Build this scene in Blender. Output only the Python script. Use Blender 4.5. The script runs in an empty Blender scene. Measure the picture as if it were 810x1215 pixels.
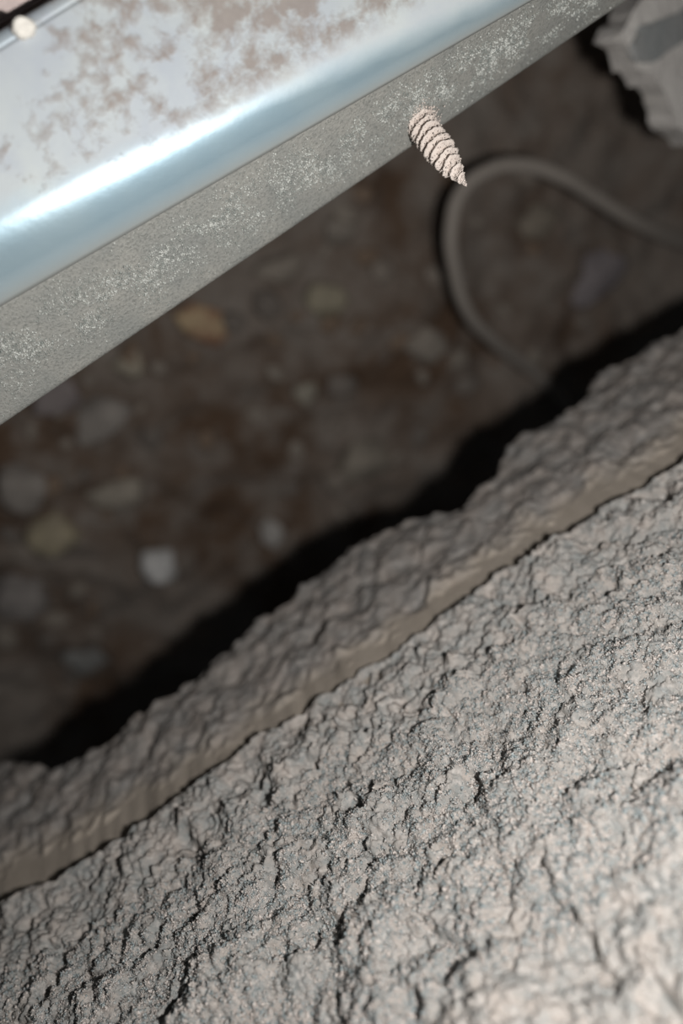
import bpy, bmesh, math, random
import numpy as np
from mathutils import Vector, Matrix

# ------------------------------------------------------------------ camera, light, exposure
S = bpy.context.scene
COL = S.collection
MM = 0.001
FPX = 868.0                               # focal length in pixels of the 810 x 1215 frame
TILT = math.radians(29.7)                 # how far the view leans from straight down
CT, ST = math.cos(TILT), math.sin(TILT)
ROLL = math.radians(32.0)
CR, SR = math.cos(ROLL), math.sin(ROLL)
CAM_H = 252.0                             # mm above the dirt

def cw(x, y, z):
    """along-the-channel, across, depth (mm, seen from the lens) -> world metres; z is up."""
    return Vector((x, CT * y - ST * z, CAM_H - (ST * y + CT * z))) * MM

eW = Vector((1, 0, 0)); nW = Vector((0, CT, -ST)); dW = Vector((0, -ST, -CT))
right = CR * eW - SR * nW
up = SR * eW + CR * nW
cam = bpy.data.cameras.new('camera')
cam.sensor_fit = 'HORIZONTAL'; cam.sensor_width = 36.0; cam.lens = 36.0 * FPX / 810.0
cam.clip_start = 0.002; cam.clip_end = 20
cam.dof.use_dof = True; cam.dof.focus_distance = 0.097; cam.dof.aperture_fstop = cam.lens / 3.1
co = bpy.data.objects.new('camera', cam); COL.objects.link(co)
m = Matrix.Identity(4)
for i in range(3):
    m[i][0] = right[i]; m[i][1] = up[i]; m[i][2] = -dW[i]; m[i][3] = (0, 0, CAM_H * MM)[i]
co.matrix_world = m
S.camera = co

world = bpy.data.worlds.new('dim_void'); S.world = world
world.use_nodes = True
world.node_tree.nodes['Background'].inputs[0].default_value = (0.80, 0.90, 1.0, 1)
world.node_tree.nodes['Background'].inputs[1].default_value = 0.012

fl = bpy.data.lights.new('phone_torch', 'POINT')
fl.energy = 0.56; fl.color = (1.0, 0.985, 0.96); fl.shadow_soft_size = 0.0025
fo = bpy.data.objects.new('phone_torch', fl); COL.objects.link(fo)
fo.location = cw(19, -15, 8)

vs = S.view_settings
vs.view_transform = 'Standard'; vs.look = 'None'; vs.exposure = 0.0; vs.gamma = 1.0
vs.use_curve_mapping = False
S.cycles.max_bounces = 6

# ------------------------------------------------------------------ helpers
def ray(px, py):
    dx, dy = px - 405.0, py - 607.5
    x = (CR * dx - SR * dy) / FPX
    y = (-SR * dx - CR * dy) / FPX
    return x, y                            # per unit of depth

def at_depth(px, py, z):
    x, y = ray(px, py); return cw(x * z, y * z, z)

def at_height(px, py, h=0.0):              # h in mm above the dirt
    x, y = ray(px, py)
    z = (CAM_H - h) / (ST * y + CT)
    return cw(x * z, y * z, z), z

def at_wall(px, py, Y):                    # meets the upright plane Y (mm) -> (x, z) mm
    x, y = ray(px, py)
    z = Y / (CT * y - ST)
    p = cw(x * z, y * z, z)
    return p.x / MM, p.z / MM

def _table(seed): return np.random.RandomState(seed)
def _hash(ix, iy, seed):
    h = (ix.astype(np.int64) * 374761393 + iy.astype(np.int64) * 668265263 + seed * 1442695041) & 0xffffffff
    h = ((h ^ (h >> 13)) * 1274126177) & 0xffffffff
    h = ((h ^ (h >> 16)) * 2246822519) & 0xffffffff
    h = h ^ (h >> 15)
    return (h & 0xffffff) / float(0x1000000)

def noise(x, y, scale, seed=0):
    x = np.asarray(x) / scale; y = np.asarray(y) / scale
    ix = np.floor(x); iy = np.floor(y); fx = x - ix; fy = y - iy
    out = 0
    ux = fx * fx * fx * (fx * (fx * 6 - 15) + 10); uy = fy * fy * fy * (fy * (fy * 6 - 15) + 10)
    def g(ox, oy):
        a = _hash(ix + ox, iy + oy, seed) * 2 * math.pi
        return np.cos(a) * (fx - ox) + np.sin(a) * (fy - oy)
    a = g(0, 0) * (1 - ux) + g(1, 0) * ux
    b = g(0, 1) * (1 - ux) + g(1, 1) * ux
    return (a * (1 - uy) + b * uy) * 1.5

def fbm(x, y, scale, seed=0, oct=4, gain=0.5):
    v = 0; a = 1.0
    for i in range(oct):
        v = v + a * noise(x, y, scale, seed + i * 17); scale /= 2.0; a *= gain
    return v

def cells(x, y, scale, seed=0):
    """distance to the nearest scattered point, and that point's random value"""
    x = np.asarray(x) / scale; y = np.asarray(y) / scale
    ix = np.floor(x); iy = np.floor(y)
    best = np.full(x.shape, 9.0); val = np.zeros(x.shape)
    for ox in (-1, 0, 1):
        for oy in (-1, 0, 1):
            cx = ix + ox; cy = iy + oy
            d = np.hypot(cx + _hash(cx, cy, seed) - x, cy + _hash(cx, cy, seed + 5) - y)
            v = _hash(cx, cy, seed + 9)
            k = d < best
            best = np.where(k, d, best); val = np.where(k, v, val)
    return best, val

def puffs(x, y, scale, seed=0, k=1.15, lo=0.0):
    """overlapping rounded heaps of random height, 0..1"""
    x = np.asarray(x) / scale; y = np.asarray(y) / scale
    ix = np.floor(x); iy = np.floor(y)
    best = np.zeros(x.shape)
    for ox in (-1, 0, 1):
        for oy in (-1, 0, 1):
            cx = ix + ox; cy = iy + oy
            d2 = (cx + _hash(cx, cy, seed) - x) ** 2 + (cy + _hash(cx, cy, seed + 5) - y) ** 2
            v = np.clip((_hash(cx, cy, seed + 9) - lo) / (1 - lo), 0, 1)
            best = np.maximum(best, v * np.clip(1 - d2 * k * k, 0, 1))
    return best

def link(name, me, mat=None, parent=None, smooth=True):
    o = bpy.data.objects.new(name, me); COL.objects.link(o)
    if mat is not None and not me.materials: me.materials.append(mat)
    if parent is not None: o.parent = parent
    if smooth and len(me.polygons): me.polygons.foreach_set('use_smooth', np.ones(len(me.polygons), bool))
    return o

def np_mesh(name, verts, faces):
    """verts (n,3), faces (m,k) arrays with constant k"""
    verts = np.ascontiguousarray(verts, dtype=np.float32); faces = np.ascontiguousarray(faces, dtype=np.int32)
    me = bpy.data.meshes.new(name)
    n, k = faces.shape
    me.vertices.add(len(verts)); me.vertices.foreach_set('co', verts.ravel())
    me.loops.add(n * k); me.loops.foreach_set('vertex_index', faces.ravel())
    me.polygons.add(n); me.polygons.foreach_set('loop_start', np.arange(0, n * k, k, dtype=np.int32))
    me.update(calc_edges=True); me.validate()
    return me

def grid_faces(r, c):
    i = np.arange((r - 1) * c).reshape(r - 1, c)[:, :-1].ravel()
    return np.stack([i, i + 1, i + c + 1, i + c], 1)

def tag(o, label=None, cat=None, group=None, kind=None):
    if label: o['label'] = label
    if cat: o['category'] = cat
    if group: o['group'] = group
    if kind: o['kind'] = kind
    return o

def empty(name, loc):
    o = bpy.data.objects.new(name, None); COL.objects.link(o); o.location = loc
    o.empty_display_size = 0.01
    return o

def adopt(o, parent):
    """parent without moving (the parent is an unrotated empty)"""
    o.parent = parent
    o.location = Vector(o.location) - Vector(parent.location)
    return o

# ------------------------------------------------------------------ materials
class NT:
    def __init__(self, name):
        self.m = bpy.data.materials.new(name); self.m.use_nodes = True
        self.t = self.m.node_tree; self.b = self.t.nodes['Principled BSDF']
        self.tc = self.t.nodes.new('ShaderNodeTexCoord')
    def n(self, typ, **kw):
        o = self.t.nodes.new(typ)
        for k, v in kw.items():
            if k in o.inputs.keys(): o.inputs[k].default_value = v
            else: setattr(o, k, v)
        return o
    def l(self, a, b): self.t.links.new(a, b)
    def noise(self, scale, detail=4, rough=0.55, dist=0.0, vec=None):
        o = self.n('ShaderNodeTexNoise', Scale=scale, Detail=detail, Roughness=rough, Distortion=dist)
        self.l(vec if vec is not None else self.tc.outputs['Object'], o.inputs['Vector']); return o.outputs['Fac']
    def ramp(self, fac, stops):
        o = self.n('ShaderNodeValToRGB'); e = o.color_ramp.elements
        while len(e) < len(stops): e.new(0.5)
        for i, (p, c) in enumerate(stops):
            e[i].position = p
            e[i].color = (c, c, c, 1) if isinstance(c, (int, float)) else (*c, 1)
        self.l(fac, o.inputs[0]); return o.outputs[0]
    def mix(self, fac, a, b):
        o = self.n('ShaderNodeMix', data_type='RGBA')
        for s, v in ((o.inputs[0], fac), (o.inputs[6], a), (o.inputs[7], b)):
            if isinstance(v, tuple): s.default_value = (*v, 1)
            elif isinstance(v, (int, float)): s.default_value = v
            else: self.l(v, s)
        return o.outputs[2]
    def math(self, op, a, b):
        o = self.n('ShaderNodeMath', operation=op)
        for s, v in zip(o.inputs, (a, b)):
            if isinstance(v, (int, float)): s.default_value = v
            else: self.l(v, s)
        return o.outputs[0]
    def color(self, c):
        if isinstance(c, tuple): self.b.inputs['Base Color'].default_value = (*c, 1)
        else: self.l(c, self.b.inputs['Base Color'])
    def set(self, name, v):
        if isinstance(v, (int, float)): self.b.inputs[name].default_value = v
        else: self.l(v, self.b.inputs[name])
    def bump(self, h, dist, strength=1.0):
        o = self.n('ShaderNodeBump', Strength=strength, Distance=dist)
        self.l(h, o.inputs['Height']); self.l(o.outputs[0], self.b.inputs['Normal'])

def mat_crust(name, c1, c2, c3):
    t = NT(name)
    a = t.noise(300, 5, 0.65); b = t.noise(1100, 3, 0.6)
    c = t.mix(t.ramp(a, [(0.36, 0.0), (0.62, 1.0)]), c1, c2)
    c = t.mix(t.ramp(b, [(0.50, 0.0), (0.72, 0.75)]), c, c3)
    t.color(c); t.set('Roughness', 0.95); t.set('Specular IOR Level', 0.15)
    t.bump(t.noise(3200, 3, 0.7), 0.0003, 0.7)
    return t.m

M_CRUST = mat_crust('dust_crust', (0.365, 0.325, 0.295), (0.245, 0.25, 0.243), (0.50, 0.46, 0.43))
M_LOWER = mat_crust('brown_grey_dust', (0.47, 0.42, 0.385), (0.36, 0.345, 0.33), (0.52, 0.48, 0.445))

def mat_speck(name, c1, c2, spec=0.4, rough=0.5):
    t = NT(name)
    t.color(t.mix(t.ramp(t.noise(1500, 2), [(0.4, 0.0), (0.6, 1.0)]), c1, c2))
    t.set('Roughness', rough); t.set('Specular IOR Level', spec)
    return t.m
M_GRAIN = mat_speck('mineral_grain', (0.50, 0.445, 0.41), (0.24, 0.275, 0.28), 0.5, 0.4)
M_FIBRE = mat_speck('dust_fibre', (0.54, 0.49, 0.45), (0.36, 0.39, 0.40), 0.4, 0.5)
M_ZGRAIN = mat_speck('zinc_grit', (0.50, 0.51, 0.48), (0.22, 0.235, 0.22), 0.8, 0.3)

t = NT('bare_board')
t.color(t.mix(t.noise(120, 4), (0.28, 0.235, 0.19), (0.34, 0.30, 0.26))); t.set('Roughness', 0.85)
t.bump(t.noise(700, 4), 0.0003, 0.5); M_BOARD = t.m

# galvanised steel: bright bluish sheet, brown dust settled in patches
t = NT('galvanised_sheet')
mp = t.n('ShaderNodeMapping'); t.l(t.tc.outputs['Object'], mp.inputs['Vector'])
mp.inputs['Scale'].default_value = (0.75, 1, 1)
patch = t.noise(105, 7, 0.62, 0.5, mp.outputs[0])
fine = t.noise(700, 4, 0.6)
fine2 = t.noise(400, 5, 0.65, 0.3)
sep = t.n('ShaderNodeSeparateXYZ'); t.l(t.tc.outputs['Object'], sep.inputs[0])
# more dust towards the middle of the stretch
xr = t.n('ShaderNodeMapRange'); t.l(sep.outputs['X'], xr.inputs['Value'])
xr.inputs['From Min'].default_value = -0.050; xr.inputs['From Max'].default_value = 0.050
grad = t.ramp(xr.outputs[0], [(0.0, 0.30), (0.18, 0.38), (0.30, 0.50), (0.45, 0.56), (0.60, 0.62), (0.75, 0.40), (1.0, 0.34)])
pm = t.math('ADD', t.math('ADD', t.math('MULTIPLY', patch, 0.5), t.math('MULTIPLY', fine2, 0.5)), t.math('MULTIPLY', t.math('SUBTRACT', grad, 0.5), 0.55))
pm = t.math('ADD', pm, t.math('MULTIPLY', t.math('SUBTRACT', fine, 0.5), 0.10))
UV = t.n('ShaderNodeAttribute', attribute_name='across')      # 0 at the rounded corner, 1 at the far edge
ac = UV.outputs['Fac']
keep = t.ramp(t.math('MULTIPLY', t.math('ADD', ac, 1.0), 0.5), [(0.36, 0.0), (0.52, 1.0)])
mask = t.math('MULTIPLY', t.ramp(pm, [(0.485, 0.0), (0.60, 0.85)]), keep)
half = t.math('MULTIPLY', t.math('ADD', ac, 1.0), 0.5)         # 0 flange .. 0.5 end of the bend .. 1 far edge
wob = t.math('ADD', half, t.math('MULTIPLY', t.math('SUBTRACT', patch, 0.5), 0.18))
film = t.ramp(t.math('ADD', wob, t.math('MULTIPLY', t.math('SUBTRACT', xr.outputs[0], 0.24), 0.45)), [(0.36, 0.0), (0.54, 1.0)])   # thin pale dust off the corner; rightward spread paints in where the highlight fades
grime = t.ramp(half, [(0.0, 1.0), (0.14, 0.0)])                # grey dust creeping up from the flange
zinc = t.mix(t.ramp(t.noise(60, 3, 0.5, 0.4), [(0.35, 0.0), (0.65, 1.0)]), (0.33, 0.46, 0.54), (0.40, 0.52, 0.58))  # bluish metal, deepened to paint in the cool reflection on the bend
pale = t.mix(t.ramp(t.noise(90, 5, 0.6, 0.4), [(0.35, 0.0), (0.65, 1.0)]), (0.43, 0.465, 0.505), (0.50, 0.535, 0.535))
dustc = t.mix(fine, (0.20, 0.16, 0.14), (0.34, 0.29, 0.26))
t.color(t.mix(mask, t.mix(grime, t.mix(film, zinc, pale), (0.27, 0.275, 0.26)), dustc))
t.set('Metallic', t.math('MULTIPLY', t.math('SUBTRACT', 0.60, t.math('MULTIPLY', film, 0.52)), t.math('MULTIPLY', t.math('SUBTRACT', 1.0, mask), t.math('SUBTRACT', 1.0, grime))))
t.set('Roughness', t.math('ADD', t.math('ADD', 0.34, t.math('MULTIPLY', film, 0.26)), t.math('ADD', t.math('MULTIPLY', mask, 0.3), t.math('MULTIPLY', grime, 0.2))))
t.set('Specular IOR Level', 0.35)
t.bump(t.math('ADD', t.math('MULTIPLY', mask, 0.6), t.math('MULTIPLY', fine, 0.15)), 0.0003, 0.5)
M_ZINC = t.m

t = NT('dusty_zinc')
g = t.noise(2600, 3, 0.7); big = t.noise(150, 4, 0.6)
c = t.mix(t.ramp(big, [(0.35, 0.0), (0.65, 1.0)]), (0.26, 0.265, 0.25), (0.32, 0.315, 0.29))
c = t.mix(t.ramp(g, [(0.48, 0.0), (0.66, 0.6)]), c, (0.13, 0.137, 0.128))
t.color(c); t.set('Roughness', 0.62); t.set('Metallic', 0.15)
t.bump(g, 0.0002, 0.9)
M_FLANGE = t.m

t = NT('caked_dust')
t.color(t.mix(t.noise(900, 3), (0.62, 0.53, 0.475), (0.76, 0.68, 0.62))); t.set('Roughness', 0.95)
t.bump(t.noise(3500, 3), 0.0002, 0.9); M_SCREW = t.m

t = NT('dirt')
a = t.noise(16, 5, 0.6, 0.6); b = t.noise(70, 5, 0.65); d = t.noise(420, 4)
c = t.mix(t.ramp(a, [(0.40, 0.0), (0.60, 1.0)]), (0.145, 0.09, 0.057), (0.285, 0.24, 0.205))
c = t.mix(t.ramp(b, [(0.45, 0.0), (0.66, 0.8)]), c, (0.33, 0.29, 0.255))
c = t.mix(t.ramp(d, [(0.55, 0.0), (0.75, 0.5)]), c, (0.12, 0.09, 0.075))
t.color(c); t.set('Roughness', 0.97); t.bump(d, 0.002, 0.6); M_DIRT = t.m

_rock = {}
def mat_rock(rgb, rgb2=None):
    key = (rgb, rgb2)
    if key not in _rock:
        t = NT('stone'); rgb = tuple(min(v * 1.45, max(v, 0.62)) for v in rgb); rgb2 = rgb2 and tuple(min(v * 1.45, max(v, 0.62)) for v in rgb2); rgb2 = rgb2 or tuple(v * 0.72 for v in rgb)
        t.color(t.mix(t.ramp(t.noise(110, 4, 0.6), [(0.38, 0.0), (0.62, 1.0)]), rgb, rgb2))
        t.set('Roughness', 0.92); t.bump(t.noise(500, 4), 0.001, 0.5)
        _rock[key] = t.m
    return _rock[key]

# ------------------------------------------------------------------ the dirt floor
N = 330
gx = np.linspace(-330, 330, N); gy = np.linspace(-330, 330, N)
X, Y = np.meshgrid(gx, gy)
def ground_h(x, y):
    x = np.asarray(x, float); y = np.asarray(y, float)
    h = 7 * noise(x, y, 95, 3) + 4.5 * fbm(x, y, 34, 7, 3)
    d, v = cells(x, y, 13, 21)
    return h + 3.2 * np.clip(1 - d * 1.4, 0, 1) * (v > 0.35) + 1.2 * noise(x, y, 5, 31)
Z = ground_h(X, Y)
fl_me = np_mesh('floor', np.stack([X, Y, Z], -1).reshape(-1, 3) * MM, grid_faces(N, N))
floor = tag(link('floor', fl_me, M_DIRT), 'uneven dark brown dirt strewn with rubble far below', kind='structure')

def on_ground(px, py):
    """where the sight line through a pixel meets the dirt (world mm)"""
    h = 0.0
    for _ in range(6):
        p, z = at_height(px, py, h)
        h = float(ground_h(p.x / MM, p.y / MM))
    return p / MM, z

# ------------------------------------------------------------------ the crusted wall on the near side
YC = -80.5                                 # mean face of the thick crust
YL = -84.5                                 # face of the board below it
step_px = [(-60, 1105), (0, 1070), (60, 1045), (110, 1012), (150, 985), (200, 953), (250, 915), (290, 885), (340, 850), (400, 813),
           (460, 775), (520, 733), (590, 680), (640, 650), (720, 600), (810, 545), (880, 500)]
edge_px = [(-60, 945), (0, 905), (50, 915), (100, 895), (160, 850), (215, 815), (280, 760), (330, 720), (380, 680), (430, 640),
           (480, 615), (540, 603), (588, 562), (605, 530), (650, 500), (690, 475), (715, 440), (745, 420), (810, 388), (880, 350)]
st = np.array([at_wall(a, b, YC) for a, b in step_px]); ed = np.array([at_wall(a, b, YL + 1.5) for a, b in edge_px])
def z_step(u): return np.interp(u, st[:, 0], st[:, 1]) + 0.9 * noise(u, u * 0, 7.0, 70) + 0.5 * noise(u, u * 0, 3.0, 71) + 0.25 * noise(u, u * 0, 1.0, 72)
def z_edge(u): return np.interp(u, ed[:, 0], ed[:, 1]) + 0.8 * noise(u, u * 0, 5.0, 81) + 0.4 * noise(u, u * 0, 1.6, 82)

def crust_h(u, w):
    """relief of the crust in mm: heaped lumps, smaller lumps on those, pits and grit"""
    wu = u + 0.7 * noise(u, w, 5, 101); ww = w + 0.7 * noise(u, w, 5, 102)
    h = 1.0 * noise(wu, ww, 19, 1) + 1.25 * noise(wu, ww, 9, 2)
    h = h + 1.8 * puffs(wu, ww, 8.0, 4, lo=0.35) + 1.5 * puffs(wu, ww, 3.4, 5) + 1.05 * puffs(wu, ww, 1.7, 6)
    h = h + 0.75 * puffs(u, w, 0.85, 8) + 0.42 * puffs(u, w, 0.45, 9)
    p = fbm(wu, ww, 6.0, 41, 3)
    h = h - 2.1 * np.clip((p - 0.40) * 2.2, 0, 1)
    return h - 2.1

# upper crust: a fan of columns, rows from top to the lower lip, then round the lip to the board
R1, C1, LIP = 560, 800, 14
cc = np.linspace(0, 1, C1); SIDE = 110; CW = C1 + 2 * SIDE     # coarser columns beyond both sides
rows = []
for i in range(R1 + LIP):
    a = min(i / (R1 - 1), 1.0)
    uL = -48 - 66 * a; uR = 26 + 78 * a
    u = np.concatenate([np.linspace(-229, uL, SIDE + 1)[:-1], uL + (uR - uL) * cc, np.linspace(uR, 229, SIDE + 1)[1:]])
    zs = z_step(u)
    w = 236 + (zs - 236) * a
    h = crust_h(u, w)
    tail = np.clip((w - zs) / 1.3, 0, 1)
    y = YC + h * (0.35 + 0.65 * tail)
    if i >= R1:
        k = (i - R1 + 1) / LIP
        y = y * (1 - k) + (YL - 1.5) * k
        w = w - 0.5 * math.sin(math.pi * k) + 0.25 * noise(u, u * 0 + k * 4, 0.9, 55)
    rows.append(np.stack([u, y, w], -1))
P = np.stack(rows); TOP = P[:R1]
me = np_mesh('dust_crust', P.reshape(-1, 3) * MM, grid_faces(R1 + LIP, CW)[:, ::-1])
wall_me = bpy.data.meshes.new('wall_right')
bm = bmesh.new()
def box(bm, lo, hi):
    r = bmesh.ops.create_cube(bm, size=1)
    for v in r['verts']:
        for i in range(3): v.co[i] = (lo[i] + (v.co[i] + 0.5) * (hi[i] - lo[i])) * MM
zb = float(ed[:, 1].max()) + 2.5
def slab(bm, x0, x1, y0, y1, ztop, n=60):   # board whose lower edge follows the crust's
    vs_ = []
    for i in range(n + 1):
        x = x0 + (x1 - x0) * i / n
        z0 = float(np.interp(x, ed[:, 0], ed[:, 1])) + 2.6
        vs_.append([bm.verts.new(Vector(p) * MM) for p in ((x, y1, ztop), (x, y1, z0), (x, y0, z0), (x, y0, ztop))])
    for a, b in zip(vs_, vs_[1:]):
        for k in range(4): bm.faces.new((a[k], a[(k + 1) % 4], b[(k + 1) % 4], b[k]))
    bm.faces.new(vs_[0][::-1]); bm.faces.new(vs_[-1])
slab(bm, -230, 230, YL - 26, YL - 1.3, 238)
bmesh.ops.recalc_face_normals(bm, faces=bm.faces)
bm.to_mesh(wall_me); bm.free()
wall = tag(link('wall_right', wall_me, M_BOARD, smooth=False), 'board wall caked in lumpy grey dust, filling the lower right', kind='structure')
crust = tag(link('dust_crust', me, M_CRUST, wall), 'thick lumpy grey dust crust', kind='stuff')

# lower band: bare smooth strip, then a thinner dust layer that rolls over the bottom edge
u = np.concatenate([np.linspace(-229, -118, 111)[:-1], np.linspace(-118, 108, 760), np.linspace(108, 229, 121)[1:]]); C2 = len(u)
zs = z_step(u); ze = z_edge(u)
rows = []
wid = 6.5 + 3.6 * np.clip(np.interp(u, [-110, -62, -40, 0, 40, 60], [1.0, 1.2, 0.4, 0.35, 0.9, 1.0]), 0, 2) * 1.6
rec = np.interp(u, [-110, -66, -45, -20, 5, 30, 50, 100], [0, 0, 1.6, 2.2, 2.6, 1.6, 0.6, 0.6]) + 0.9 * noise(u, u * 0, 9, 77) + 0.5 * noise(u, u * 0, 3, 78)
path = np.concatenate([np.linspace(0, 1, 150), np.linspace(1, 2, 50)[1:]])
for a in path:
    if a <= 1:
        w = (zs + 4) + (ze - zs - 4) * a
        yb = YL + (1 - a) * rec; nz, ny = 0.0, 1.0
    else:
        th = min((a - 1) / 0.35, 1) * math.pi / 2
        w = ze - 2.0 * math.sin(th); yb = YL - 2.0 * (1 - math.cos(th)) - max(0, a - 1.35) * 30
        yb = np.full_like(u, yb); nz, ny = -math.sin(th), math.cos(th)
    wu = u + 1.2 * noise(u, w, 5, 111); ww = (w - 12 * max(0, a - 1)) + 1.2 * noise(u, w, 5, 112)
    h = 1.3 * noise(wu, ww, 12, 51) + 1.0 * noise(wu, ww, 5, 59)
    h = h + 1.4 * puffs(wu, ww, 5.0, 52) + 0.95 * puffs(wu, ww, 2.2, 53) + 0.4 * puffs(wu, ww, 1.0, 54) - 0.5
    h = h - 1.2 * np.clip((fbm(wu, ww, 7, 57, 2) - 0.35) * 2.5, 0, 1)
    bare = np.clip((zs - w - wid) / 5.0 + 0.5 + 0.5 * noise(u, w, 5, 58) + 0.5 * noise(u, w, 1.8, 60), 0, 1)   # 0 on the bare strip
    h = 0.8 * h * bare + (1 - bare) * (-0.15)
    rows.append(np.stack([u, yb + h * ny, w + h * nz], -1))
P2 = np.stack(rows)
me = np_mesh('lower_dust', P2.reshape(-1, 3) * MM, grid_faces(len(path), C2)[:, ::-1])
t = NT('strip_and_dust')
a = t.noise(170, 5, 0.6); b = t.noise(800, 3)
dusty = t.mix(t.ramp(a, [(0.36, 0.0), (0.62, 1.0)]), (0.25, 0.218, 0.195), (0.20, 0.19, 0.18))
dusty = t.mix(t.ramp(b, [(0.5, 0.0), (0.72, 0.7)]), dusty, (0.34, 0.31, 0.285))
att = t.n('ShaderNodeAttribute', attribute_name='bare')
t.color(t.mix(att.outputs['Fac'], dusty, t.mix(a, (0.28, 0.235, 0.19), (0.35, 0.305, 0.26))))
t.set('Roughness', 0.93); t.bump(t.noise(1500, 3), 0.0003, 0.5)
M_STRIP = t.m
lower = tag(link('lower_dust', me, M_STRIP, wall), 'thinner brownish dust with a smooth bare strip', kind='stuff')
zs_f = z_step(P2[..., 0]);
bare = 1 - np.clip((zs_f - P2[..., 2] - wid) / 5.0 + 0.5 + 0.5 * noise(P2[..., 0], P2[..., 2], 5, 58), 0, 1)
bare[150:] = 0
at = me.attributes.new('bare', 'FLOAT', 'POINT'); at.data.foreach_set('value', bare.astype(np.float32).ravel())

def scatter(name, pts, nrm, size, mat, parent, kind, rng):
    """little octahedral grains (kind 'grain') or thin three-sided needles ('fibre') joined in one mesh; sizes in metres"""
    n = len(pts)
    d = rng.normal(size=(n, 3)); d /= np.linalg.norm(d, axis=1, keepdims=True)
    if kind == 'fibre':
        d = d * 0.75 + nrm; d /= np.linalg.norm(d, axis=1, keepdims=True)
    a = np.cross(d, rng.normal(size=(n, 3))); a /= np.linalg.norm(a, axis=1, keepdims=True)
    b = np.cross(d, a)
    s = size[:, None]
    if kind == 'crumb':
        sc = rng.uniform(0.7, 1.3, (n, 4, 1))
        V = np.stack([d, -0.33 * d + 0.94 * a, -0.33 * d - 0.47 * a + 0.82 * b, -0.33 * d - 0.47 * a - 0.82 * b], 1) * sc * s[:, None] * 1.25 + pts[:, None]
        F = np.array([[0, 1, 2], [0, 2, 3], [0, 3, 1], [3, 2, 1]])
    elif kind == 'grain':
        sc = rng.uniform(0.6, 1.2, (n, 3))
        V = np.stack([pts + d * s * sc[:, :1], pts - d * s * sc[:, :1], pts + a * s * sc[:, 1:2], pts - a * s * sc[:, 1:2],
                      pts + b * s * sc[:, 2:], pts - b * s * sc[:, 2:]], 1)
        F = np.array([[0, 2, 4], [0, 4, 3], [0, 3, 5], [0, 5, 2], [1, 4, 2], [1, 3, 4], [1, 5, 3], [1, 2, 5]])
    else:
        r = s * 0.09
        V = np.stack([pts + a * r, pts - a * r * 0.5 + b * r * 0.87, pts - a * r * 0.5 - b * r * 0.87, pts + d * s], 1)
        F = np.array([[0, 1, 3], [1, 2, 3], [2, 0, 3]])
    k = V.shape[1]
    F = (F[None] + (np.arange(n) * k)[:, None, None]).reshape(-1, 3)
    me = np_mesh(name, V.reshape(-1, 3), F)
    return tag(link(name, me, mat, parent, smooth=False), kind='stuff')

rng = np.random.RandomState(4)
def crust_pts(n, i0, i1):
    ii = rng.randint(i0, i1, n); jj = rng.randint(SIDE + 2, SIDE + C1 - 2, n)
    return TOP[ii, jj], ii, jj
def crust_nrm(ii, jj):
    a = TOP[ii, jj + 1] - TOP[ii, jj - 1]; b = TOP[ii - 1, jj] - TOP[ii + 1, jj]
    c = np.cross(b, a); c /= np.linalg.norm(c, axis=1, keepdims=True)
    return c * np.sign(c[:, 1:2] + 1e-9)
p, ii, jj = crust_pts(300000, 190, 470)
keep = fbm(p[:, 0], p[:, 2], 5, 61, 2) + rng.uniform(-0.5, 0.5, len(p)) > -0.1
p, ii, jj = p[keep], ii[keep], jj[keep]
scatter('grit', (p + crust_nrm(ii, jj) * 0.03) * MM, None, (rng.gamma(2.5, 0.045, len(p))).clip(0.04, 0.3) * MM, M_GRAIN, wall, 'crumb', rng)
p, ii, jj = crust_pts(60000, 110, 440)
keep = fbm(p[:, 0], p[:, 2], 6, 63, 2) + rng.uniform(-0.5, 0.5, len(p)) > 0.0
p, ii, jj = p[keep], ii[keep], jj[keep]
scatter('dust_fibre', p * MM, crust_nrm(ii, jj), rng.uniform(0.25, 0.8, len(p)) * MM, M_FIBRE, wall, 'fibre', rng)

# ------------------------------------------------------------------ the galvanised channel
L0, B0, L1, B1 = (44.0, 90.0), (36.3, 101.5), (44.25, 97.0), (41.4, 107.0)
def section(tt):
    """cross-section in (across, depth) mm at station tt (0 at the left of the view, 1 at the right)"""
    k = min(max(tt, -0.35), 1.15)
    f = lambda a, b: np.array(a) * (1 - k) + np.array(b) * k
    flange0 = f(L0, L1); bottom = f(B0, B1)
    web0 = f((49.9, 83.4), (48.6, 92.6)); ctrl = f((47.4, 84.5), (45.2, 93.7)); top = f((61.1, 78.0), (67.5, 87.0))
    return flange0, bottom, web0, ctrl, top
X0, X1 = -22.5, 66.5
def bez(a, c, b, n): return [a * (1 - s) ** 2 + 2 * c * s * (1 - s) + b * s * s for s in np.linspace(0, 1, n)]
ts = np.linspace(-1.15, 1.75, 150)
channel = empty('metal_channel', cw(20, 52, 95))
tag(channel, 'galvanised steel channel with brown dust patches, crossing the top left', 'metal channel')
web_r, fl_r, far_r, across = [], [], [], []
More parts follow.
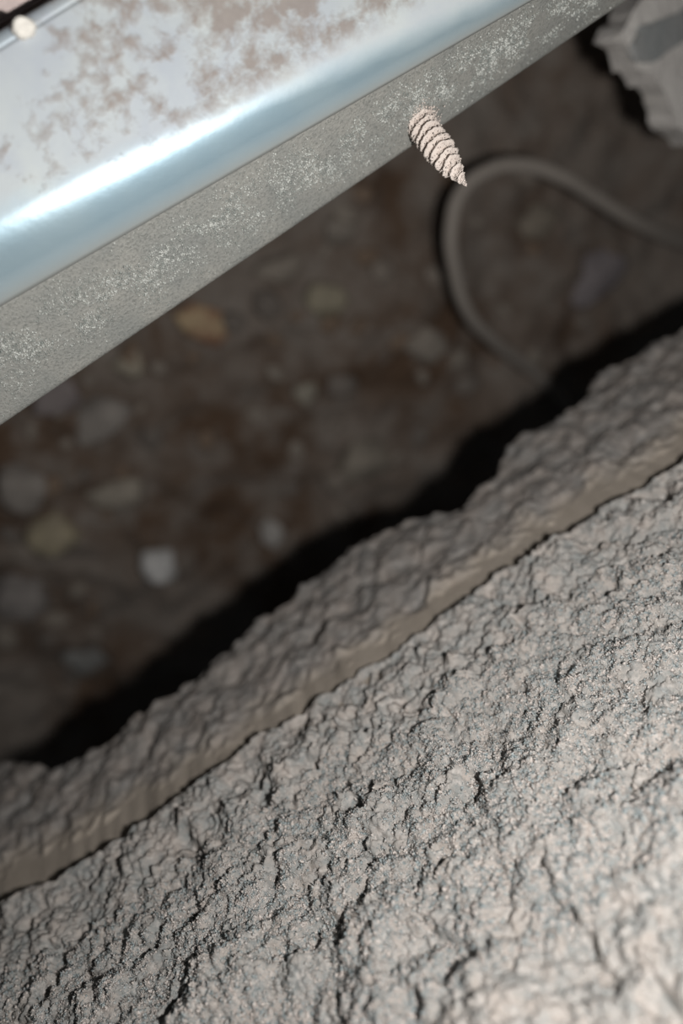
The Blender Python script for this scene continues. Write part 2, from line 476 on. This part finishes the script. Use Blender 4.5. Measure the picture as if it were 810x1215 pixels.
for tt in ts:
    f0, bo, w0, c, tp = section(tt)
    x = X0 + (X1 - X0) * tt
    dent = 0.35 * math.sin(tt * 5.1 + 0.6)
    web = bez(f0, c, w0, 22)[:-1] + [w0 + (tp - w0) * s for s in np.linspace(0, 1, 40)]
    wd = (tp - w0) / np.linalg.norm(tp - w0); fd = (bo - f0) / np.linalg.norm(bo - f0)
    lip_c = tp + wd * 1.3
    down = np.array([0.20, 0.98])
    far = bez(tp, lip_c, lip_c + down * 1.3, 8) + [lip_c + down * s for s in (4, 10, 20, 30)]
    inn = np.array([fd[1], -fd[0]]) * (1 if fd[1] > 0 else -1)
    low_c = bo + fd * 1.2
    flg = [f0 + (bo - f0) * s for s in np.linspace(0, 1, 24)][:-1] + bez(bo, low_c, low_c + inn * 1.2, 7) + [low_c + inn * s for s in (3, 6)]
    across.append(list(np.linspace(-1, 0, 22)[:-1]) + list(np.linspace(0, 1, 40)))
    g = lambda L: [cw(x, q[0], q[1]) for q in L]
    web_r.append(g(web)); fl_r.append(g(flg)); far_r.append(g(far))
def sheet(name, rows, mat, parent):
    A = np.array([[tuple(v) for v in r] for r in rows]); r, c = A.shape[:2]
    A = A - np.array(parent.location)
    me = np_mesh(name, A.reshape(-1, 3), grid_faces(r, c))
    o = link(name, me, mat, parent)
    return o
web = sheet('web', web_r, M_ZINC, channel)
at = web.data.attributes.new('across', 'FLOAT', 'POINT'); at.data.foreach_set('value', np.array(across, np.float32).ravel())
flange = sheet('flange', fl_r, M_FLANGE, channel); flange['label'] = 'flange with gritty grey dust'
far = sheet('far_flange', far_r, M_ZINC, channel)
for o in (web, flange, far):
    md = o.modifiers.new('gauge', 'SOLIDIFY'); md.thickness = 0.0006; md.offset = -1

# grit stuck along the flange
n = 60000
tt = rng.uniform(-0.4, 1.25, n); s = np.clip(rng.normal(0.50, 0.17, n), 0.02, 0.98)
keep = fbm(tt * 90, s * 14, 5, 91, 3) + rng.uniform(-0.45, 0.45, n) > 0.02
tt, s = tt[keep], s[keep]; kk = np.clip(tt, -0.35, 1.15)
q = []
ya = L0[0] * (1 - kk) + L1[0] * kk; za = L0[1] * (1 - kk) + L1[1] * kk
yb_ = B0[0] * (1 - kk) + B1[0] * kk; zb_ = B0[1] * (1 - kk) + B1[1] * kk
yy = ya + (yb_ - ya) * s; zz = za + (zb_ - za) * s; xx = X0 + (X1 - X0) * tt
pts = np.stack([xx, CT * yy - ST * zz, CAM_H - (ST * yy + CT * zz)], 1) * MM - np.array(channel.location)
fdv = np.stack([np.zeros_like(kk), zb_ - za, -(yb_ - ya)], 1); fdv /= np.linalg.norm(fdv, axis=1, keepdims=True)
ny, nz = -fdv[:, 1], -fdv[:, 2]
nw = np.stack([np.zeros_like(kk), CT * ny - ST * nz, -(ST * ny + CT * nz)], 1)
scatter('dust_grit', pts + nw * 0.00003, None, rng.gamma(2.2, 0.042, len(pts)).clip(0.03, 0.2) * MM, M_ZGRAIN, channel, 'grain', rng)

# ------------------------------------------------------------------ the screw that pierces the flange
ts_ = 0.684
f0, bo, *_r = section(ts_)
fd = (bo - f0) / np.linalg.norm(bo - f0)
base = f0 + (bo - f0) * 0.80
nrm = np.array([-fd[1], fd[0]]); nrm = nrm if nrm[0] < 0 else -nrm
xs = X0 + (X1 - X0) * ts_
B = cw(xs, *base); T = cw(xs - 0.8, *(base + nrm * 10.0)); axis = (T - B).normalized()
LEN = 13.7
sa = axis.orthogonal().normalized(); sb = axis.cross(sa)
screw = empty('screw', B)
tag(screw, 'dust-caked threaded screw tip poking out of the channel flange', 'screw')
def core_r(s):                              # s in mm from the flange
    if s < 5.5: return 1.30
    return 1.30 * max(0.02, (1 - ((s - 5.5) / (LEN - 5.5)) ** 1.25))
rows = []
for s in np.linspace(-2, LEN, 120):
    for k in range(36):
        th = 2 * math.pi * k / 36
        r = core_r(s) * (1 + 0.13 * float(noise(np.array(s * 1.3), np.array(th * 1.5), 1.0, 201)) * math.sin(th / 2) ** 0.5)
        rows.append((sa * math.cos(th) + sb * math.sin(th)) * r * MM + axis * s * MM)
idx = []
for i in range(119):
    for k in range(36):
        idx.append((i * 36 + k, i * 36 + (k + 1) % 36, (i + 1) * 36 + (k + 1) % 36, (i + 1) * 36 + k))
link('shank', np_mesh('shank', np.array([tuple(v) for v in rows]), np.array(idx)), M_SCREW, screw)
PITCH = 1.3
rows = []; M = 520; PROF = 9
rs = np.random.RandomState(9)
for i in range(M):
    s = -1.5 + (LEN - 0.7 + 1.5) * i / (M - 1)
    th = 2 * math.pi * s / PITCH
    rc = core_r(s)
    dep = 0.86 * min(1.0, (LEN - s) / 4.5) * (1 + 0.35 * float(noise(np.array(s * 6.0), np.array(0.3), 1.0, 203)) + rs.uniform(-0.14, 0.14))
    rad = sa * math.cos(th) + sb * math.sin(th)
    for k in range(PROF):
        q = k / (PROF - 1) * 2 - 1
        hgt = (1 - abs(q)) ** 0.8
        rows.append(rad * (rc - 0.12 + (dep + 0.12) * hgt) * MM + axis * (s + q * 0.40 + 0.15 * hgt) * MM)
link('thread', np_mesh('thread', np.array([tuple(v) for v in rows]), grid_faces(M, PROF)), M_SCREW, screw)
# fuzz on the thread
n = 1100
s = rng.uniform(0, LEN - 0.2, n); th = rng.uniform(0, 2 * math.pi, n)
rr = np.array([core_r(v) for v in s]) + rng.uniform(0, 0.85, n) * np.minimum(1, (LEN - s) / 5)
A = np.array(axis); SA = np.array(sa); SB = np.array(sb)
rad = SA * np.cos(th)[:, None] + SB * np.sin(th)[:, None]
scatter('caked_dust', (rad * rr[:, None] + A * s[:, None]) * MM, None, rng.uniform(0.05, 0.17, n) * MM, M_SCREW, screw, 'grain', rng)
# mound of dust round the hole
n = 1500
rad_ = np.abs(rng.normal(0, 0.9, n)) + 1.1; th = rng.uniform(0, 2 * math.pi, n)
hh = np.clip(1.1 - 0.9 * (rad_ - 1.1), -0.02, 1.1) * rng.uniform(0, 1, n)
rad = SA * np.cos(th)[:, None] + SB * np.sin(th)[:, None]
scatter('dust_collar', (rad * rad_[:, None] + A * hh[:, None]) * MM, None, rng.uniform(0.05, 0.19, n) * MM, M_SCREW, screw, 'grain', rng)

# ------------------------------------------------------------------ stones and rubble on the dirt
def rock_mesh(name, seed, sx, sy, sz, rough=0.26, ang=0.0):
    bm = bmesh.new(); bmesh.ops.create_icosphere(bm, subdivisions=3, radius=1.0)
    r = random.Random(seed); 
    planes = [(Vector((r.gauss(0, 1), r.gauss(0, 1), r.gauss(0, 1))).normalized(), r.uniform(0.55, 0.88)) for _ in range(9)]
    from mathutils import noise as mn
    off = Vector((seed * 1.7, seed * 0.9, seed * 2.3))
    for v in bm.verts:
        p = v.co.copy()
        for q, d in planes:
            k = p.dot(q) - d
            if k > 0: p -= q * k * 0.85
        p *= 1 + rough * mn.noise(p * 1.9 + off) + rough * 0.4 * mn.noise(p * 5 + off)
        v.co = Vector((p.x * sx, p.y * sy, p.z * sz)) * MM
    me = bpy.data.meshes.new(name); bm.to_mesh(me); bm.free()
    return me

def stone(name, px, py, wpx, hpx, rgb, label, cat='stone', rot=0.0, rgb2=None, group=None, seed=1, thick=0.65, sink=0.35, me=None):
    p, z = on_ground(px, py)
    k = z / FPX / 2
    sx, sy = wpx * k, hpx * k
    sz = min(sx, sy) * thick
    if me is None: me = rock_mesh(name, seed, sx, sy, sz); me.materials.append(mat_rock(rgb, rgb2)); sc = None
    o = link(name, me)
    if me.get('unit'): o.scale = (sx, sy, sz)
    o.location = (p.x * MM, p.y * MM, (float(ground_h(p.x, p.y)) + sz * (1 - 2 * sink) ) * MM)
    o.rotation_euler = (0, 0, ROLL * -1 + rot)
    return tag(o, label, cat, group)

stone('pebble', 188, 662, 46, 50, (0.85, 0.83, 0.81), 'white rounded pebble, larger of the two on bare brown dirt', 'pebble', seed=3, sink=0.05, thick=0.85)
stone('pebble', 322, 631, 28, 42, (0.42, 0.395, 0.37), 'small pale oval pebble beside the black shadow', 'pebble', rot=0.5, seed=4, sink=0.2)
stone('stone', 243, 384, 88, 44, (0.42, 0.32, 0.20), 'reddish brown stone with a yellowish end under the channel edge', rot=-0.4, rgb2=(0.24, 0.13, 0.085), seed=5)
stone('stone', 66, 632, 72, 62, (0.36, 0.31, 0.215), 'yellowish lump of stone left of the white pebble', seed=6, rgb2=(0.27, 0.23, 0.17))
stone('stone', 140, 584, 74, 40, (0.34, 0.30, 0.25), 'flat buff stone above the white pebble', rot=0.1, seed=7)
stone('stone', 28, 575, 62, 66, (0.28, 0.25, 0.225), 'grey brown stone at the left edge above the yellowish lump', seed=8)
stone('stone', 118, 500, 80, 62, (0.29, 0.26, 0.235), 'broad grey stone below the channel on the left', rot=0.4, seed=9)
stone('stone', 70, 468, 70, 46, (0.25, 0.215, 0.21), 'mauve grey stone tucked under the left channel edge', rot=0.6, seed=10)
stone('stone', 152, 432, 44, 40, (0.33, 0.29, 0.23), 'small buff stone just below the channel edge', seed=11)
stone('stone', 428, 545, 78, 66, (0.27, 0.235, 0.195), 'rounded brown grey stone touching the black shadow in the middle', seed=12)
stone('stone', 502, 408, 62, 46, (0.27, 0.235, 0.20), 'brownish stone left of the lower cable end', rot=-0.5, seed=13)
stone('stone', 385, 356, 56, 44, (0.29, 0.255, 0.19), 'ochre tinged stone in the middle of the dirt', seed=14)
stone('stone', 362, 466, 34, 34, (0.31, 0.28, 0.23), 'small round stone beside the dark hollow', seed=15)
stone('stone', 330, 318, 60, 42, (0.26, 0.225, 0.19), 'brown stone close under the channel, left of the screw', rot=0.3, seed=16)
stone('stone', 24, 706, 74, 60, (0.26, 0.235, 0.22), 'grey stone at the left edge below the yellowish lump', seed=17)
stone('stone', 108, 775, 72, 58, (0.23, 0.225, 0.215), 'bluish grey half-buried stone near the lower left shadow', seed=18, sink=0.62)
stone('stone', 700, 325, 96, 74, (0.26, 0.23, 0.235), 'flat lilac grey stone inside the cable loop', rot=0.3, seed=19, thick=0.3)
stone('stone', 640, 262, 60, 40, (0.24, 0.205, 0.165), 'brown stone inside the top of the cable loop', rot=0.2, seed=20, thick=0.4)
stone('stone', 400, 272, 46, 36, (0.24, 0.21, 0.18), 'dull brown stone below the channel near the screw', seed=24)

rnd = random.Random(12)
variants = []
for i in range(6):
    me = rock_mesh('stone_chip', 60 + i, 1000, 1000, 1000, 0.2); me['unit'] = 1
    for v in me.vertices: v.co *= MM
    c = rnd.choice([(0.23, 0.195, 0.165), (0.18, 0.155, 0.135), (0.26, 0.225, 0.19), (0.20, 0.145, 0.105)])
    me.materials.append(mat_rock(c)); variants.append(me)
spots = []
for _ in range(400):
    if len(spots) >= 64: break
    x = rnd.uniform(-10, 640); y = rnd.uniform(200, 860)
    if y < 500 - 0.66 * x + 10 or y > 880 - 0.66 * x: continue
    dens = 1.0 if x < 190 and y < 780 else 0.4
    if rnd.random() > dens: continue
    if 150 < x < 330 and 560 < y < 800: continue
    if any(math.hypot(x - a, y - b) < 24 for a, b in spots): continue
    spots.append((x, y))
for i, (x, y) in enumerate(spots):
    w = rnd.uniform(16, 42)
    o = stone('stone_chip', x, y, w, w * rnd.uniform(0.6, 0.95), None, 'small brown grey stone chip scattered in the blurred dirt', 'stone chip',
              rot=rnd.uniform(0, 3), group='stone chips in the dirt', me=variants[i % 6], thick=0.7)

# ------------------------------------------------------------------ cable looping out of the dirt
cab = [(700, 520, 0), (660, 466, 5), (622, 432, 13), (583, 402, 23), (553, 366, 31), (539, 320, 36), (535, 270, 39), (547, 228, 40), (577, 203, 40),
       (620, 196, 39), (665, 209, 38), (705, 233, 35), (752, 262, 31), (812, 288, 21), (880, 312, 5)]
cu = bpy.data.curves.new('cable', 'CURVE'); cu.dimensions = '3D'; cu.bevel_depth = 0.0023; cu.bevel_resolution = 5; cu.resolution_u = 10
sp = cu.splines.new('BEZIER'); sp.bezier_points.add(len(cab) - 1)
for b, (px, py, h) in zip(sp.bezier_points, cab):
    b.co = at_height(px, py, h + 1.5)[0]; b.handle_left_type = b.handle_right_type = 'AUTO'
tmp = bpy.data.objects.new('tmp', cu); COL.objects.link(tmp)
dg = bpy.context.evaluated_depsgraph_get()
me = bpy.data.meshes.new_from_object(tmp.evaluated_get(dg)); bpy.data.objects.remove(tmp)
t = NT('dusty_cable_sheath')
t.color(t.mix(t.noise(90, 4), (0.32, 0.28, 0.245), (0.40, 0.355, 0.315))); t.set('Roughness', 0.8); t.bump(t.noise(500, 3), 0.0005, 0.5)
cable = tag(link('cable', me, t.m), 'dusty grey brown cable looping out of the dirt behind the screw', 'cable')

# ------------------------------------------------------------------ broken pale slab at the upper right
def chunk(name, root, outline, h, thick, mat, seed, slope=0.0, x_ref=0.0, jit=2.2):
    """a slab with a rough broken rim: outline in pixels at height h (mm above the dirt), thick mm deep, falling off along x by slope"""
    r = random.Random(seed); pts = []
    for (a, b), (c, d) in zip(outline, outline[1:] + outline[:1]):
        n = min(40, max(2, int(math.hypot(c - a, d - b) / 9)))
        for k in range(n):
            j = jit if k else 0.8
            pts.append((a + (c - a) * k / n + r.uniform(-j, j), b + (d - b) * k / n + r.uniform(-j, j)))
    bm = bmesh.new(); top = []; bot = []
    for q in pts:
        hh = h
        for _ in range(12 if slope else 1):
            p = at_height(q[0], q[1], hh)[0]; hh = h - slope * (p.x / MM - x_ref)
        p = p - root.location
        top.append(bm.verts.new(p))
        bot.append(bm.verts.new(p + Vector((r.uniform(-1, 1) * MM, r.uniform(-1, 1) * MM, -thick * MM))))
    bm.faces.new(top); bm.faces.new(bot[::-1])
    for i in range(len(top)):
        k = (i + 1) % len(top); bm.faces.new((top[i], bot[i], bot[k], top[k]))
    bmesh.ops.recalc_face_normals(bm, faces=bm.faces)
    me = bpy.data.meshes.new(name); bm.to_mesh(me); bm.free()
    return link(name, me, mat, root, smooth=False)
# it leans: its broken end is up here, the other end rests in the dirt beyond the frame on the right
slab_root = empty('broken_slab', at_height(800, 90, 98)[0])
tag(slab_root, 'broken pale plaster slab with a grey band at the top right corner', 'plaster slab')
x_ref = at_height(745, 60, 98)[0].x / MM
chunk('plaster', slab_root, [(738, 40), (752, 12), (790, -40), (900, -110), (1130, -255), (1170, -20), (960, 150), (830, 172), (806, 150), (790, 112), (773, 86), (757, 84), (750, 66)],
      98, 9, mat_rock((0.86, 0.82, 0.775), (0.74, 0.70, 0.665)), 3, 0.5, x_ref, 1.0)
chunk('grey_band', slab_root, [(752, 52), (764, 30), (800, 18), (900, -40), (1130, -170), (1135, -120), (905, 2), (812, 48), (775, 74), (757, 74)],
      99.2, 2.0, mat_rock((0.24, 0.25, 0.25), (0.29, 0.29, 0.285)), 4, 0.5, x_ref, 0.8)

# masonry behind the channel, only its corner shows at the top left, and a crumb on the channel's far edge
block = empty('masonry_block', at_height(-20, -20, 0)[0])
tag(block, 'pinkish brown masonry block behind the channel at the top left corner', 'masonry block')
chunk('block_body', block, [(-160, 128), (-60, 62), (0, 27), (24, 14), (49, -2), (110, -42), (60, -160), (-160, -60)], 144, 150, mat_rock((0.42, 0.345, 0.325), (0.34, 0.28, 0.265)), 8, jit=1.2)
x_, y_ = ray(29, 33)
cr = link('plaster_crumb', rock_mesh('plaster_crumb', 31, 1.3, 1.1, 1.1, 0.22)); cr.data.materials.append(mat_rock((0.86, 0.82, 0.75)))
cr.location = cw(x_ * 79.2, y_ * 79.2, 79.2)
tag(cr, 'tiny bright white crumb on the far edge of the channel', 'crumb')
